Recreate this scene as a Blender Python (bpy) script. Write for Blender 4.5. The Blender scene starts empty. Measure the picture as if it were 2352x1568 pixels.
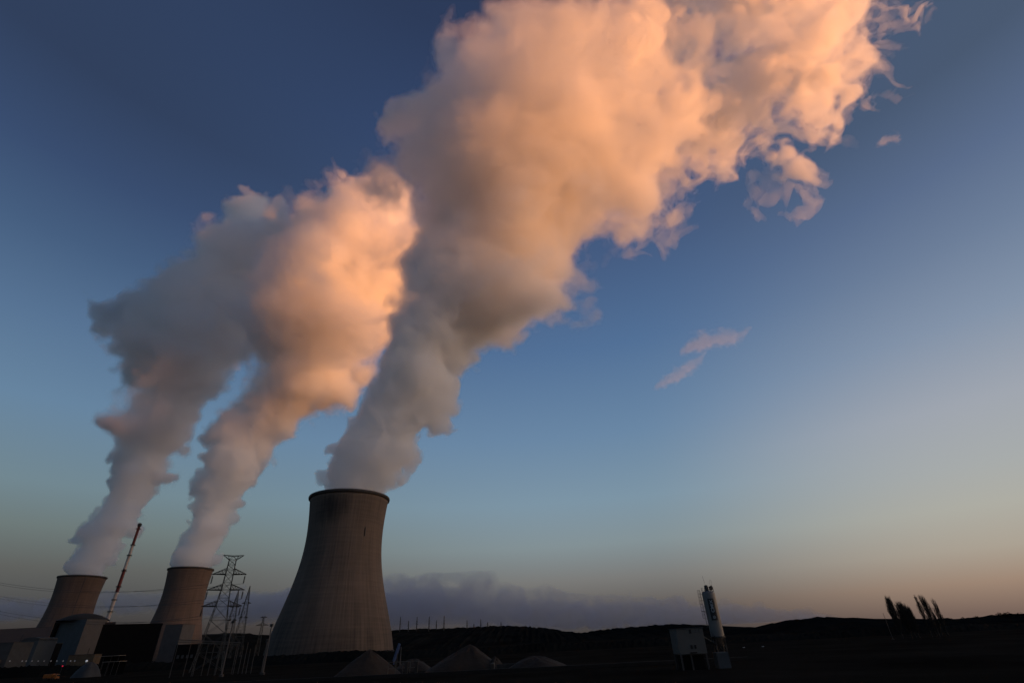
import bpy, bmesh, math, random
import numpy as np
from mathutils import Vector, Matrix

SC = bpy.context.scene
COL = SC.collection
R = math.radians

# ------------------------------------------------------------------ camera
FPX = 1123.0                      # focal length in pixels of a 2352 px wide frame
PITCH, ROLL, EYE = 31.5, -2.8, 7.0
CAMROT = Matrix.Rotation(R(90 + PITCH), 3, 'X') @ Matrix.Rotation(R(ROLL), 3, 'Z')
CAMLOC = Vector((0, 0, EYE))
cd = bpy.data.cameras.new('camera')
cam = bpy.data.objects.new('camera', cd)
COL.objects.link(cam)
cam.matrix_world = Matrix.Translation(CAMLOC) @ CAMROT.to_4x4()
cd.sensor_width = 36.0
cd.lens = 36.0 * FPX / 2352.0
cd.clip_start = 0.5
cd.clip_end = 120000
SC.camera = cam

def ray(px, py):
    return CAMROT @ Vector(((px - 1176) / FPX, (784 - py) / FPX, -1.0))

def at(px, py, D):
    """world point seen at that pixel, D metres ahead of the camera (world Y)"""
    d = ray(px, py)
    return CAMLOC + d * (D / d.y)

def proj(p):
    q = CAMROT.transposed() @ (Vector(p) - CAMLOC)
    return 1176 - FPX * q.x / q.z, 784 + FPX * q.y / q.z, -q.z

# ------------------------------------------------------------------ light
SUN_EL, SUN_AZ = -2.45, 101.0      # just set; azimuth clockwise from the view direction (+Y)
sd = Vector((math.sin(R(SUN_AZ)) * math.cos(R(SUN_EL)), math.cos(R(SUN_AZ)) * math.cos(R(SUN_EL)), math.sin(R(SUN_EL))))
ld = bpy.data.lights.new('sun', 'SUN')
ld.energy = 4.0
ld.angle = R(3.0)
ld.color = (1.0, 0.365, 0.098)
sun = bpy.data.objects.new('sun', ld)
COL.objects.link(sun)
sun.rotation_euler = (-sd).to_track_quat('-Z', 'Y').to_euler()

W = bpy.data.worlds.new('World')
SC.world = W
W.use_nodes = True
nt = W.node_tree
nt.nodes.clear()
def wn(t, **k):
    n = nt.nodes.new(t)
    for a, v in k.items():
        setattr(n, a, v)
    return n
out = wn('ShaderNodeOutputWorld')
bg = wn('ShaderNodeBackground')
sky = wn('ShaderNodeTexSky', sky_type='NISHITA')
sky.sun_disc = False
sky.sun_elevation = R(SUN_EL)
sky.sun_rotation = R(SUN_AZ)
sky.altitude = 100
sky.air_density = 1.0
sky.dust_density = 1.0
sky.ozone_density = 1.0
def lin(c):
    return tuple(((v / 255) / 12.92 if v <= 10 else (((v / 255) + 0.055) / 1.055) ** 2.4) for v in c)
# dusk gradient over elevation (pixel height, colour) for four bearings: far from the sunset ... over the sunset
BANDS = [
 (47, -0.66, [(40, (45, 61, 90)), (300, (54, 75, 110)), (500, (67, 93, 127)), (700, (85, 114, 147)), (900, (101, 132, 160)),
       (1100, (112, 135, 145)), (1200, (108, 122, 122)), (1300, (94, 97, 95)), (1390, (76, 77, 78)), (1450, (62, 57, 55)), (1523, (40, 36, 36))]),
 (1340, 0.10, [(10, (42, 57, 88)), (300, (52, 73, 112)), (600, (68, 92, 130)), (800, (81, 112, 151)), (1000, (105, 135, 165)), (1150, (124, 149, 166)),
       (1250, (130, 145, 150)), (1330, (120, 121, 120)), (1400, (94, 90, 88)), (1455, (70, 66, 65))]),
 (2305, 0.70, [(40, (72, 88, 112)), (300, (89, 107, 138)), (500, (108, 126, 153)), (700, (131, 147, 169)), (900, (160, 166, 176)),
       (1050, (167, 171, 171)), (1150, (173, 172, 163)), (1250, (169, 160, 147)), (1330, (156, 134, 118)), (1405, (120, 101, 92))]),
 (2305, 1.0, [(40, (84, 92, 112)), (300, (120, 118, 138)), (700, (176, 166, 168)), (1050, (226, 198, 168)), (1250, (250, 196, 130)), (1330, (250, 170, 95)), (1405, (190, 120, 80))]),
]
tc = wn('ShaderNodeTexCoord')
sep = wn('ShaderNodeSeparateXYZ')
nt.links.new(tc.outputs['Generated'], sep.inputs[0])
last = None
for px, tx, stops in BANDS:
    rp = wn('ShaderNodeValToRGB')
    el = rp.color_ramp.elements
    pts = sorted((max(0.0, min(1.0, ray(px, py).normalized().z)), c) for py, c in stops)
    while len(el) < len(pts):
        el.new(0.5)
    for e, (p, c) in zip(el, pts):
        e.position = p
    for e, (p, c) in zip(el, pts):
        e.color = tuple(v * (4.1 if tx == 1.0 else 1.0) for v in lin(c)) + (1,)   # the glow over the set sun is far brighter
    nt.links.new(sep.outputs[2], rp.inputs[0])
    if last is None:
        last, lx = rp.outputs[0], tx
        continue
    mr = wn('ShaderNodeMapRange', interpolation_type='SMOOTHSTEP')
    mr.inputs[1].default_value, mr.inputs[2].default_value = (0.735 if tx == 1.0 else 0.22 if tx == 0.70 else lx), tx
    nt.links.new(sep.outputs[0], mr.inputs[0])
    mx = wn('ShaderNodeMix', data_type='RGBA')
    nt.links.new(mr.outputs[0], mx.inputs[0])
    nt.links.new(last, mx.inputs[6])
    nt.links.new(rp.outputs[0], mx.inputs[7])
    last, lx = mx.outputs[2], tx
bg.inputs[1].default_value = 0.05
nt.links.new(sky.outputs[0], bg.inputs[0])
bg2 = wn('ShaderNodeBackground')
nt.links.new(last, bg2.inputs[0])
bg2.inputs[1].default_value = 0.64
add = wn('ShaderNodeAddShader')
nt.links.new(bg.outputs[0], add.inputs[0])
nt.links.new(bg2.outputs[0], add.inputs[1])
nt.links.new(add.outputs[0], out.inputs[0])

SC.view_settings.view_transform = 'Standard'
SC.view_settings.look = 'None'
SC.view_settings.exposure = 0.6
SC.view_settings.gamma = 1.0
SC.view_settings.use_curve_mapping = False
cy = SC.cycles
cy.max_bounces = 28
cy.diffuse_bounces = 3
cy.glossy_bounces = 2
cy.transmission_bounces = 2
cy.volume_bounces = 24
cy.transparent_max_bounces = 128
cy.use_denoising = True
cy.use_adaptive_sampling = True
cy.adaptive_threshold = 0.02

# ------------------------------------------------------------------ helpers
def tag(o, label, cat, group=None, kind=None):
    if label: o['label'] = label
    if cat: o['category'] = cat
    if group: o['group'] = group
    if kind: o['kind'] = kind
    return o

def link_mesh(name, me, mat, parent=None, smooth=False):
    me.materials.clear()
    me.materials.append(mat)
    if smooth:
        me.polygons.foreach_set('use_smooth', [True] * len(me.polygons))
    o = bpy.data.objects.new(name, me)
    COL.objects.link(o)
    if parent is not None:
        o.parent = parent
    return o

def empty(name, loc, label, cat, group=None, rz=0.0):
    o = bpy.data.objects.new(name, None)
    o.empty_display_size = 1.0
    COL.objects.link(o)
    o.location = loc
    o.rotation_euler = (0, 0, rz)
    return tag(o, label, cat, group)

# ------------------------------------------------------------------ steam
def steam_mat(name, dens, g=0.45, col=(1, 1, 1)):
    m = bpy.data.materials.new(name)
    m.use_nodes = True
    n = m.node_tree
    n.nodes.clear()
    o = n.nodes.new('ShaderNodeOutputMaterial')
    v = n.nodes.new('ShaderNodeVolumePrincipled')
    v.inputs['Color'].default_value = (*col, 1)
    v.inputs['Density'].default_value = dens
    v.inputs['Anisotropy'].default_value = g
    n.links.new(v.outputs[0], o.inputs['Volume'])
    return m

def bspline_mat(n, h, L, rng_off):
    x = (np.arange(n) * h) / L + rng_off
    i = np.floor(x).astype(int)
    t = x - i
    w = np.stack([(1 - t) ** 3, 3 * t ** 3 - 6 * t ** 2 + 4, -3 * t ** 3 + 3 * t ** 2 + 3 * t + 1, t ** 3], 1) / 6
    M = np.zeros((n, i.max() + 5), np.float32)
    for k in range(4):
        M[np.arange(n), i + k] += w[:, k]
    return M

def noise(shape, h, L, rng):
    """smooth random field of unit spread, wavelength about 2 L"""
    Ms = [bspline_mat(n, h, L, rng.random()) for n in shape]
    a = rng.standard_normal([M.shape[1] for M in Ms]).astype(np.float32)
    a = np.tensordot(Ms[0], a, (1, 0))
    a = np.einsum('yb,xbc->xyc', Ms[1], a, optimize=True)
    a = np.einsum('zc,xyc->xyz', Ms[2], a, optimize=True)
    return a / (a.std() + 1e-6)

import openvdb

def tube_field(tubes, org, h, shape, warp):
    """highest of (radius - distance) over tapering tubes, and the radius there"""
    sdv = np.full(shape, -1e3, np.float32)
    rad = np.full(shape, 30.0, np.float32)
    ax = [org[k] + h * np.arange(shape[k]) for k in range(3)]
    for tube in tubes:
        for (p, r0, q0), (q, r1, q1) in zip(tube[:-1], tube[1:]):
            m = 1.9 * max(r0, r1)
            lo = [max(0, int((min(p[k], q[k]) - m - org[k]) / h)) for k in range(3)]
            hi = [min(shape[k], int((max(p[k], q[k]) + m - org[k]) / h) + 2) for k in range(3)]
            if any(a >= b for a, b in zip(lo, hi)):
                continue
            sl = tuple(slice(a, b) for a, b in zip(lo, hi))
            X = ax[0][sl[0]][:, None, None] + warp[0][sl]
            Y = ax[1][sl[1]][None, :, None] + warp[1][sl]
            Z = ax[2][sl[2]][None, None, :] + warp[2][sl]
            d = [q[k] - p[k] for k in range(3)]
            L2 = sum(v * v for v in d) + 1e-6
            t = np.clip(((X - p[0]) * d[0] + (Y - p[1]) * d[1] + (Z - p[2]) * d[2]) / L2, 0, 1)
            r = r0 + (r1 - r0) * t
            fl = q0 + (q1 - q0) * t                       # flattening along the view
            dist = np.sqrt((X - p[0] - t * d[0]) ** 2 + ((Y - p[1] - t * d[1]) / fl) ** 2 + (Z - p[2] - t * d[2]) ** 2)
            v = (r - dist).astype(np.float32)
            cur = sdv[sl]
            k = 0.25 * r
            mix = np.clip(0.5 + 0.5 * (v - cur) / k, 0, 1)
            sdv[sl] = np.where(cur < -500, v, cur * (1 - mix) + v * mix + k * mix * (1 - mix))
            rad[sl] = np.where(cur < -500, r, rad[sl] * (1 - mix) + r * mix)
    return sdv, rad

def plume(name, tubes_px, h, seed, shells, label, zcut, rough=1.0, erode=None, ztop=1e9, crumbs=140, shrink=0.07, mouth=None, steep=1.6, cat='steam plume', group='steam plumes rising from the cooling towers'):
    """tubes_px: lists of (px, py, radius in px, distance ahead, flattening)"""
    rng = np.random.default_rng(seed)
    tubes = []
    for tb in tubes_px:
        t = []
        for (px, py, rp, D, fl) in tb:
            p = at(px, py, D)
            t.append((tuple(p), rp * proj(p)[2] / FPX, fl))
        tubes.append(t)
    allp = [(p, r) for t in tubes for p, r, f in t]
    ally = [(p, r * f) for t in tubes for p, r, f in t]
    mg = [1.3 if k == 0 else (1.2 if k == 1 else 1.3) for k in range(3)]
    org = [min(p[k] - mg[k] * r for p, r in (ally if k == 1 else allp)) for k in range(3)]
    top = [max(p[k] + mg[k] * r for p, r in (ally if k == 1 else allp)) for k in range(3)]
    top[2] = min(top[2], ztop)
    if zcut is None:
        zcut = org[2] - 60.0
    else:
        org[2] = zcut - 3 * h
    shape = tuple(int((top[k] - org[k]) / h) + 1 for k in range(3))
    wa = 0.0
    w = [np.zeros(shape, np.float32) for _ in range(3)]
    for L, A in ((110, 16), (45, 8), (18, 3.5)):
        for k in range(3):
            w[k] += A * rough * noise(shape, h, L, rng)
    zrel = (org[2] + h * np.arange(shape[2]) - zcut)[None, None, :]
    wf = np.clip(zrel / 420.0, 0.10, 1.0).astype(np.float32)
    for k in range(3):
        w[k] *= wf
    sdv, rad = tube_field(tubes, org, h, shape, w)
    F = sdv / rad - shrink
    F[sdv < -500] = -3
    K = None if erode is None else erode(org, h, shape)
    fine = (1.0 + 0.9 * np.exp(-np.maximum(zrel, 0) / 260.0)).astype(np.float32)
    for L in (120, 64, 34, 18, 9.5, 5.5):
        if L < 1.35 * h:
            break
        n = noise(shape, h, L, rng)
        b = 1.3 * np.abs(n) - 0.9                        # billows
        u = (1.7 * L / rad)
        A = 0.17 * rough * np.minimum(u, 1.0) ** 0.56 * np.clip((1.7 - u) / 0.9, 0, 1)
        if L < 40:
            A = A * fine
        if K is None:
            F += A * (0.62 * b + 0.38 * n - 0.06)
        else:
            F += A * ((0.62 - 0.5 * K) * b + (0.38 + 0.1 * K) * n - 0.06)
    if K is not None:
        # torn, fibrous end: noise dragged through itself
        i0 = int(np.argmax(K[:, 0, 0] > 0))
        sub = (shape[0] - i0,) + shape[1:]
        N = 0.52 * noise(sub, h, 62, rng) + 0.42 * noise(sub, h, 30, rng) + 0.38 * noise(sub, h, 15, rng) + 0.28 * noise(sub, h, 8, rng)
        ix = []
        for k in range(3):
            wv = (26 * noise(sub, h, 55, rng) + 13 * noise(sub, h, 24, rng)) / h
            sh = [1, 1, 1]; sh[k] = sub[k]
            ix.append(np.clip(np.arange(sub[k]).reshape(sh) + np.rint(wv).astype(np.int32), 0, sub[k] - 1))
        N = N[ix[0], ix[1], ix[2]]
        F[i0:] += K[i0:] * (0.60 * N - 0.23)
    F *= 1.0 + steep * np.exp(-np.maximum(zrel, 0) / 170.0)
    F = np.minimum(F, zrel / 25.0)
    if mouth is not None:                                    # the steam leaves through the mouth of its tower
        gx = (org[0] + h * np.arange(shape[0]) - mouth[0])[:, None, None]
        gy = (org[1] + h * np.arange(shape[1]) - mouth[1])[None, :, None]
        gz = (org[2] + h * np.arange(shape[2]) - 160.0)[None, None, :]
        F = np.minimum(F, ((mouth[2] + np.maximum(gz - 4.0, 0) * 1.5 - np.sqrt(gx * gx + gy * gy)) / 14.0).astype(np.float32))
    root = None
    for i, (iso, mat, zf) in enumerate(shells):
        g = openvdb.FloatGrid(-3.0)
        G = np.array(F if zf is None else F - np.maximum(0, zrel - zf[0]) / zf[1], np.float32, order='C')
        if K is not None and i >= 2:
            G -= 0.20 * K                                   # the torn end is thin all through
        G[0], G[-1], G[:, 0], G[:, -1], G[:, :, 0], G[:, :, -1] = -3, -3, -3, -3, -3, -3
        g.copyFromArray(np.maximum(G, -3))
        vs, tris, quads = g.convertToPolygons(iso, 0.0)
        vs = vs * h + np.array(org, np.float32)
        quads = quads[:, ::-1]
        # drop crumbs: keep connected pieces of more than a few faces
        lab = np.arange(len(vs))
        for _ in range(200):
            m = lab[quads].min(1)
            new = lab.copy()
            for c in range(4):
                np.minimum.at(new, quads[:, c], m)
            new = new[new]
            if (new == lab).all():
                break
            lab = new
        cnt = np.bincount(lab[quads[:, 0]], minlength=len(vs))
        quads = quads[cnt[lab[quads[:, 0]]] > crumbs]
        used = np.unique(quads)
        remap = np.full(len(vs), -1)
        remap[used] = np.arange(len(used))
        vs, quads = vs[used], remap[quads]
        # relax the stair steps a little
        me = bpy.data.meshes.new(name)
        me.vertices.add(len(vs))
        me.vertices.foreach_set('co', vs.astype(np.float32).ravel())
        me.loops.add(len(quads) * 4)
        me.loops.foreach_set('vertex_index', quads.astype(np.int32).ravel())
        me.polygons.add(len(quads))
        me.polygons.foreach_set('loop_start', np.arange(0, len(quads) * 4, 4, dtype=np.int32))
        me.update(calc_edges=True)
        me.validate()
        print(name, i, shape, len(vs), len(quads))
        o = link_mesh(name if root is None else 'steam_core', me, mat, root)
        if root is None:
            root = tag(o, label, cat, group)
    return root

# ------------------------------------------------------------------ materials
def pbr(name, col, rough=0.8, var=0.0, scale=1.0, metal=0.0, bump=0.0, spec=0.3):
    m = bpy.data.materials.new(name)
    m.use_nodes = True
    n = m.node_tree
    b = n.nodes['Principled BSDF']
    b.inputs['Roughness'].default_value = rough
    b.inputs['Metallic'].default_value = metal
    b.inputs['Specular IOR Level'].default_value = spec
    b.inputs['Base Color'].default_value = (*col, 1)
    if var or bump:
        tc = n.nodes.new('ShaderNodeTexCoord')
        ns = n.nodes.new('ShaderNodeTexNoise')
        ns.inputs['Scale'].default_value = scale
        ns.inputs['Detail'].default_value = 6
        ns.inputs['Roughness'].default_value = 0.65
        n.links.new(tc.outputs['Object'], ns.inputs['Vector'])
        if var:
            r = n.nodes.new('ShaderNodeValToRGB')
            e = r.color_ramp.elements
            e[0].position, e[1].position = 0.3, 0.7
            e[0].color = (*[c * (1 - var) for c in col], 1)
            e[1].color = (*[min(1, c * (1 + var)) for c in col], 1)
            n.links.new(ns.outputs[0], r.inputs[0])
            n.links.new(r.outputs[0], b.inputs['Base Color'])
        if bump:
            bp = n.nodes.new('ShaderNodeBump')
            bp.inputs['Distance'].default_value = bump
            n.links.new(ns.outputs[0], bp.inputs['Height'])
            n.links.new(bp.outputs[0], b.inputs['Normal'])
    return m

def glow(name, col, strength):
    m = bpy.data.materials.new(name)
    m.use_nodes = True
    b = m.node_tree.nodes['Principled BSDF']
    b.inputs['Base Color'].default_value = (*col, 1)
    b.inputs['Emission Color'].default_value = (*col, 1)
    b.inputs['Emission Strength'].default_value = strength
    return m

def concrete(name, stain=None, hi=(0.128, 0.098, 0.078)):
    """weathered shell: rain streaks, casting rings, optional dark soot patch (angle, height, spread)"""
    m = pbr(name, (0.21, 0.195, 0.18), 0.9)
    n = m.node_tree
    L = n.links
    b = n.nodes['Principled BSDF']
    tc = n.nodes.new('ShaderNodeTexCoord')
    sp = n.nodes.new('ShaderNodeSeparateXYZ')
    L.new(tc.outputs['Object'], sp.inputs[0])
    def mth(op, a, b=None, c=None):
        k = n.nodes.new('ShaderNodeMath')
        k.operation = op
        for i, v in enumerate((a, b, c)):
            if v is None: continue
            if isinstance(v, (int, float)): k.inputs[i].default_value = v
            else: L.new(v, k.inputs[i])
        return k.outputs[0]
    ang = mth('ARCTAN2', sp.outputs[1], sp.outputs[0])
    def nz(sa, sz, det=5):
        cb = n.nodes.new('ShaderNodeCombineXYZ')
        L.new(mth('MULTIPLY', mth('SINE', ang), sa), cb.inputs[0])
        L.new(mth('MULTIPLY', mth('COSINE', ang), sa), cb.inputs[1])
        L.new(mth('MULTIPLY', sp.outputs[2], sz), cb.inputs[2])
        q = n.nodes.new('ShaderNodeTexNoise')
        q.inputs['Scale'].default_value = 1.0
        q.inputs['Detail'].default_value = det
        L.new(cb.outputs[0], q.inputs['Vector'])
        return q.outputs[0]
    streak = nz(26, 0.018)
    broad = nz(4, 0.02)
    rings = nz(1.2, 0.45, 3)
    t = mth('ADD', mth('MULTIPLY', streak, 0.46), mth('MULTIPLY', broad, 0.56))
    t = mth('ADD', t, mth('MULTIPLY', rings, 0.40))
    # foot streaks, with the fade into shade at the base painted in too
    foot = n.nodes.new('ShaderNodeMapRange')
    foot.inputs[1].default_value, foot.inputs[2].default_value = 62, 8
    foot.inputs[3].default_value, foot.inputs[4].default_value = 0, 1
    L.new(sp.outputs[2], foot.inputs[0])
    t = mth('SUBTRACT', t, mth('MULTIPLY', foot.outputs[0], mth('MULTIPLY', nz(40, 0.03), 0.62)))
    if stain:
        a0, z0, sa_, sz_ = stain
        da = mth('DIVIDE', mth('SUBTRACT', ang, a0), sa_)
        dz = mth('DIVIDE', mth('SUBTRACT', sp.outputs[2], z0), sz_)
        d = mth('SQRT', mth('ADD', mth('MULTIPLY', da, da), mth('MULTIPLY', dz, dz)))
        d = mth('ADD', d, mth('MULTIPLY', mth('SUBTRACT', nz(9, 0.05), 0.5), 1.1))
        k = n.nodes.new('ShaderNodeMapRange')
        k.interpolation_type = 'SMOOTHSTEP'
        k.inputs[1].default_value, k.inputs[2].default_value = 0.2, 1.5
        k.inputs[3].default_value, k.inputs[4].default_value = 0.42, 0.0
        L.new(d, k.inputs[0])
        t = mth('SUBTRACT', t, k.outputs[0])
    r = n.nodes.new('ShaderNodeValToRGB')
    e = r.color_ramp.elements
    e[0].position, e[1].position = 0.12, 0.85
    e[0].color = (0.022, 0.021, 0.020, 1)
    e[1].color = (*hi, 1)
    L.new(t, r.inputs[0])
    L.new(r.outputs[0], b.inputs['Base Color'])
    bp = n.nodes.new('ShaderNodeBump')
    bp.inputs['Distance'].default_value = 0.4
    L.new(streak, bp.inputs['Height'])
    L.new(bp.outputs[0], b.inputs['Normal'])
    return m

M_black = pbr('black cladding', (0.006, 0.006, 0.0065), 0.85, 0.2, 0.2, spec=0.04)
M_dark = pbr('dark steel', (0.022, 0.022, 0.023), 0.6, 0.25, 2.0)
M_steel = pbr('galvanised steel', (0.05, 0.053, 0.05), 0.6, 0.2, 1.0)
M_pale = pbr('pale panel', (0.058, 0.055, 0.056), 0.7, 0.15, 0.15)
M_blue = pbr('blue grey panel', (0.042, 0.052, 0.060), 0.7, 0.15, 0.15)
M_grey = pbr('grey block', (0.038, 0.040, 0.043), 0.8, 0.2, 0.2)
M_pink = pbr('pinkish cladding', (0.10, 0.072, 0.066), 0.8, 0.1, 0.05)
M_lip = pbr('rim concrete', (0.05, 0.047, 0.045), 0.85, 0.3, 0.4)
M_red = pbr('red paint', (0.10, 0.016, 0.014), 0.6, 0.2, 0.3)
M_wht = pbr('white paint', (0.34, 0.30, 0.28), 0.6, 0.15, 0.3)
M_silo = pbr('silo white paint', (0.12, 0.117, 0.114), 0.5, 0.12, 0.8)
M_sign = pbr('black sign', (0.008, 0.009, 0.011), 0.5)
M_ltr = pbr('sign lettering', (0.26, 0.28, 0.30), 0.6)
M_sand = pbr('sand', (0.015, 0.0115, 0.0085), 0.95, 0.25, 0.5, bump=0.3)
M_conc = pbr('rough concrete', (0.024, 0.0225, 0.021), 0.9, 0.3, 0.8)
M_soil = pbr('dark soil', (0.012, 0.0115, 0.010), 1.0, 0.5, 0.03, spec=0.0)
M_wood = pbr('winter forest', (0.008, 0.009, 0.009), 1.0, 0.5, 0.01, spec=0.0)
M_bark = pbr('bark', (0.022, 0.018, 0.015), 0.95, 0.4, 3.0)
M_conv = pbr('blue conveyor paint', (0.04, 0.07, 0.16), 0.6, 0.2, 1.0)
M_orange = pbr('orange paint', (0.16, 0.052, 0.006), 0.5, 0.1, 1.0)
M_brown = pbr('brown shed', (0.075, 0.055, 0.035), 0.85, 0.2, 0.3)
M_tarp = pbr('pale tarpaulin', (0.018, 0.022, 0.026), 0.7, 0.3, 0.4)
M_cable = pbr('cable', (0.03, 0.03, 0.03), 0.6)
M_glass = pbr('dark window', (0.010, 0.011, 0.013), 0.25)
M_tyre = pbr('tyre', (0.012, 0.012, 0.012), 0.9)
M_lamp = glow('lamp globe', (0.22, 0.24, 0.27), 0.06)
M_lampb = glow('bright lamp globe', (0.7, 0.78, 0.85), 0.10)
M_tail = glow('tail lamp', (0.9, 0.02, 0.06), 0.35)

# ------------------------------------------------------------------ mesh tools
class MB:
    def __init__(s): s.bm = bmesh.new()
    def box(s, c, d, rz=0.0, bev=0.0):
        r = bmesh.ops.create_cube(s.bm, size=1.0)
        M = Matrix.Translation(Vector(c)) @ Matrix.Rotation(rz, 4, 'Z') @ Matrix.Diagonal((*d, 1))
        bmesh.ops.transform(s.bm, matrix=M, verts=r['verts'])
        if bev:
            es = {e for v in r['verts'] for e in v.link_edges}
            bmesh.ops.bevel(s.bm, geom=list(es), offset=bev, segments=2, affect='EDGES', profile=0.6)
        return s
    def bar(s, a, b, r, r2=None, n=5):
        a, b = Vector(a), Vector(b)
        d = b - a
        if d.length < 1e-6: return s
        M = Matrix.Translation((a + b) / 2) @ d.to_track_quat('Z', 'Y').to_matrix().to_4x4()
        bmesh.ops.create_cone(s.bm, cap_ends=True, segments=n, radius1=r, radius2=r if r2 is None else r2, depth=d.length, matrix=M)
        return s
    def lathe(s, prof, n=48, c=(0, 0), cap0=False, cap1=False):
        rings = [[s.bm.verts.new((c[0] + r * math.cos(2 * math.pi * k / n), c[1] + r * math.sin(2 * math.pi * k / n), z)) for k in range(n)] for z, r in prof]
        for A, B in zip(rings[:-1], rings[1:]):
            for k in range(n):
                s.bm.faces.new((A[k], A[(k + 1) % n], B[(k + 1) % n], B[k]))
        if cap0: s.bm.faces.new(rings[0][::-1])
        if cap1: s.bm.faces.new(rings[-1])
        return s
    def poly(s, pts, faces):
        v = [s.bm.verts.new(p) for p in pts]
        for f in faces: s.bm.faces.new([v[i] for i in f])
        return s
    def done(s, name, mat, parent=None, smooth=False):
        me = bpy.data.meshes.new(name)
        s.bm.normal_update()
        s.bm.to_mesh(me)
        s.bm.free()
        return link_mesh(name, me, mat, parent, smooth)

def crop(ox, oy, s):
    return lambda x, y: ((ox + x / s) * 0.588, (oy + y / s) * 0.588)
zA, zB, zC, zD = crop(0, 2000, 2.351), crop(600, 2100, 2.766), crop(1000, 1850, 1.919), crop(1500, 2350, 3.36)
zE, zF, zG = crop(2500, 2220, 3.508), crop(3300, 2300, 3.36), crop(0, 2380, 3.92)

def dist_for_z(px, py, z):
    d = ray(px, py)
    return (z - EYE) * d.y / d.z

def ground_pt(px, py):
    return at(px, py, dist_for_z(px, py, 0.0))

def mpp(p):                      # metres per pixel at a world point
    return proj(p)[2] / FPX

# ------------------------------------------------------------------ ground and hills
gb = MB()
gb.poly([(-9500, -4000, 0), (9500, -4000, 0), (9500, 14000, 0), (-9500, 14000, 0)], [(0, 1, 2, 3)])
tag(gb.done('ground', M_soil), None, None, kind='structure')

def ridge(pts, width, seed, jit, step):
    """wooded ridge whose crest runs through world points; foot and back slope on the ground"""
    rnd = random.Random(seed)
    crest = []
    for a, b in zip(pts[:-1], pts[1:]):
        n = max(1, int((Vector(b) - Vector(a)).length / step))
        for k in range(n):
            t = k / n
            crest.append(Vector(a).lerp(Vector(b), t))
    crest.append(Vector(pts[-1]))
    mb = MB()
    rows = []
    for i, c in enumerate(crest):
        t = (crest[min(i + 1, len(crest) - 1)] - crest[max(i - 1, 0)])
        nrm = Vector((t.y, -t.x, 0)).normalized()
        if nrm.dot(Vector((c.x, c.y, 0))) > 0: nrm = -nrm      # towards the viewer
        row = []
        for f, hf in ((1.0, 0.0), (0.75, 0.30), (0.5, 0.58), (0.25, 0.84), (0.08, 0.97), (0.0, 1.0), (-0.08, 0.96), (-0.5, 0.5), (-1.0, 0.0)):
            z = c.z * hf + (rnd.uniform(-1, 1) ** 3 * jit + rnd.uniform(-.4, .4) * jit if 0 < hf else -2)
            q = c + nrm * (f * width + (rnd.uniform(-.03, .03) * width if 0 < hf < 1 else 0))
            row.append(mb.bm.verts.new((q.x, q.y, z)))
        rows.append(row)
    for A, B in zip(rows[:-1], rows[1:]):
        for k in range(len(A) - 1):
            mb.bm.faces.new((A[k], B[k], B[k + 1], A[k + 1]))
    return mb

FAR = [(-500, 1470), (-250, 1462), (0, 1470), (459, 1459), (529, 1453), (618, 1458), (760, 1452), (893, 1448), (960, 1444), (1010, 1443), (1070, 1441), (1130, 1437), (1180, 1437), (1250, 1441),
       (1300, 1449), (1335, 1453), (1370, 1447), (1440, 1440), (1528, 1434), (1579, 1435), (1629, 1440), (1662, 1445), (1700, 1449), (1760, 1447), (1900, 1440), (2352, 1425)]
hb = ridge([at(x, y, 2600) for x, y in FAR], 900, 3, 4.2, 9.0)
tag(hb.done('hills', M_wood), None, None, kind='structure')
NEAR = [(1660, 1466), (1700, 1456), (1738, 1447), (1764, 1440), (1800, 1428), (1850, 1420), (1885, 1419), (1920, 1422), (1960, 1426), (2027, 1429), (2115, 1426), (2203, 1421), (2270, 1419), (2290, 1413), (2352, 1411), (2480, 1400), (2650, 1392)]
hb = ridge([at(x, y, 1250) for x, y in NEAR], 420, 9, 3.4, 5.0)
tag(hb.done('hills', M_wood), None, None, kind='structure')
# unseen range added off to the right, shaped to shade the lower plumes
hb = ridge([(4600, 4200, 110), (6200, 3300, 180), (7800, 1800, 225), (8300, 200, 215), (8300, -1500, 225), (7900, -3200, 200)], 1100, 21, 9.0, 60.0)
tag(hb.done('hills', M_wood), None, None, kind='structure')

# rough scrub between the yard and the power station
rs = random.Random(77)
sc_pts = [(x, 415 + 8 * math.sin(x * .02), 5.4 + .7 * math.sin(x * .031) + .5 * math.sin(x * .083) - 1.6 * max(0, min(1, (x + 60) / 120))) for x in range(-520, 420, 12)]
o = ridge(sc_pts, 9, 78, 0.9, 1.6).done('scrub', M_wood)
tag(o, 'dark scrub in front of the cooling tower feet', None, None, 'stuff')

# ------------------------------------------------------------------ cooling towers
TOPZ = 160.0
def tower(topx, topy, prof_px, cr, label, stain, mat, zshell=11.0):
    """prof_px: (left x, right x, y) edges measured down the shell; returns centre and rim radius"""
    D = dist_for_z(topx, topy, TOPZ)
    c = at(topx, topy, D)
    X, Y = c.x, c.y
    pr = []
    for l, r, y in prof_px:
        mx, my = cr((l + r) / 2, y)
        lo, hi = -30.0, 190.0
        for _ in range(40):
            mid = (lo + hi) / 2
            if proj((X, Y, mid))[1] > my: lo = mid
            else: hi = mid
        z = (lo + hi) / 2
        w = cr(r, 0)[0] - cr(l, 0)[0]
        pr.append((z, w / 2 * mpp((X, Y, z)) * 0.995))
    return D, X, Y, sorted(pr)

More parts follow.
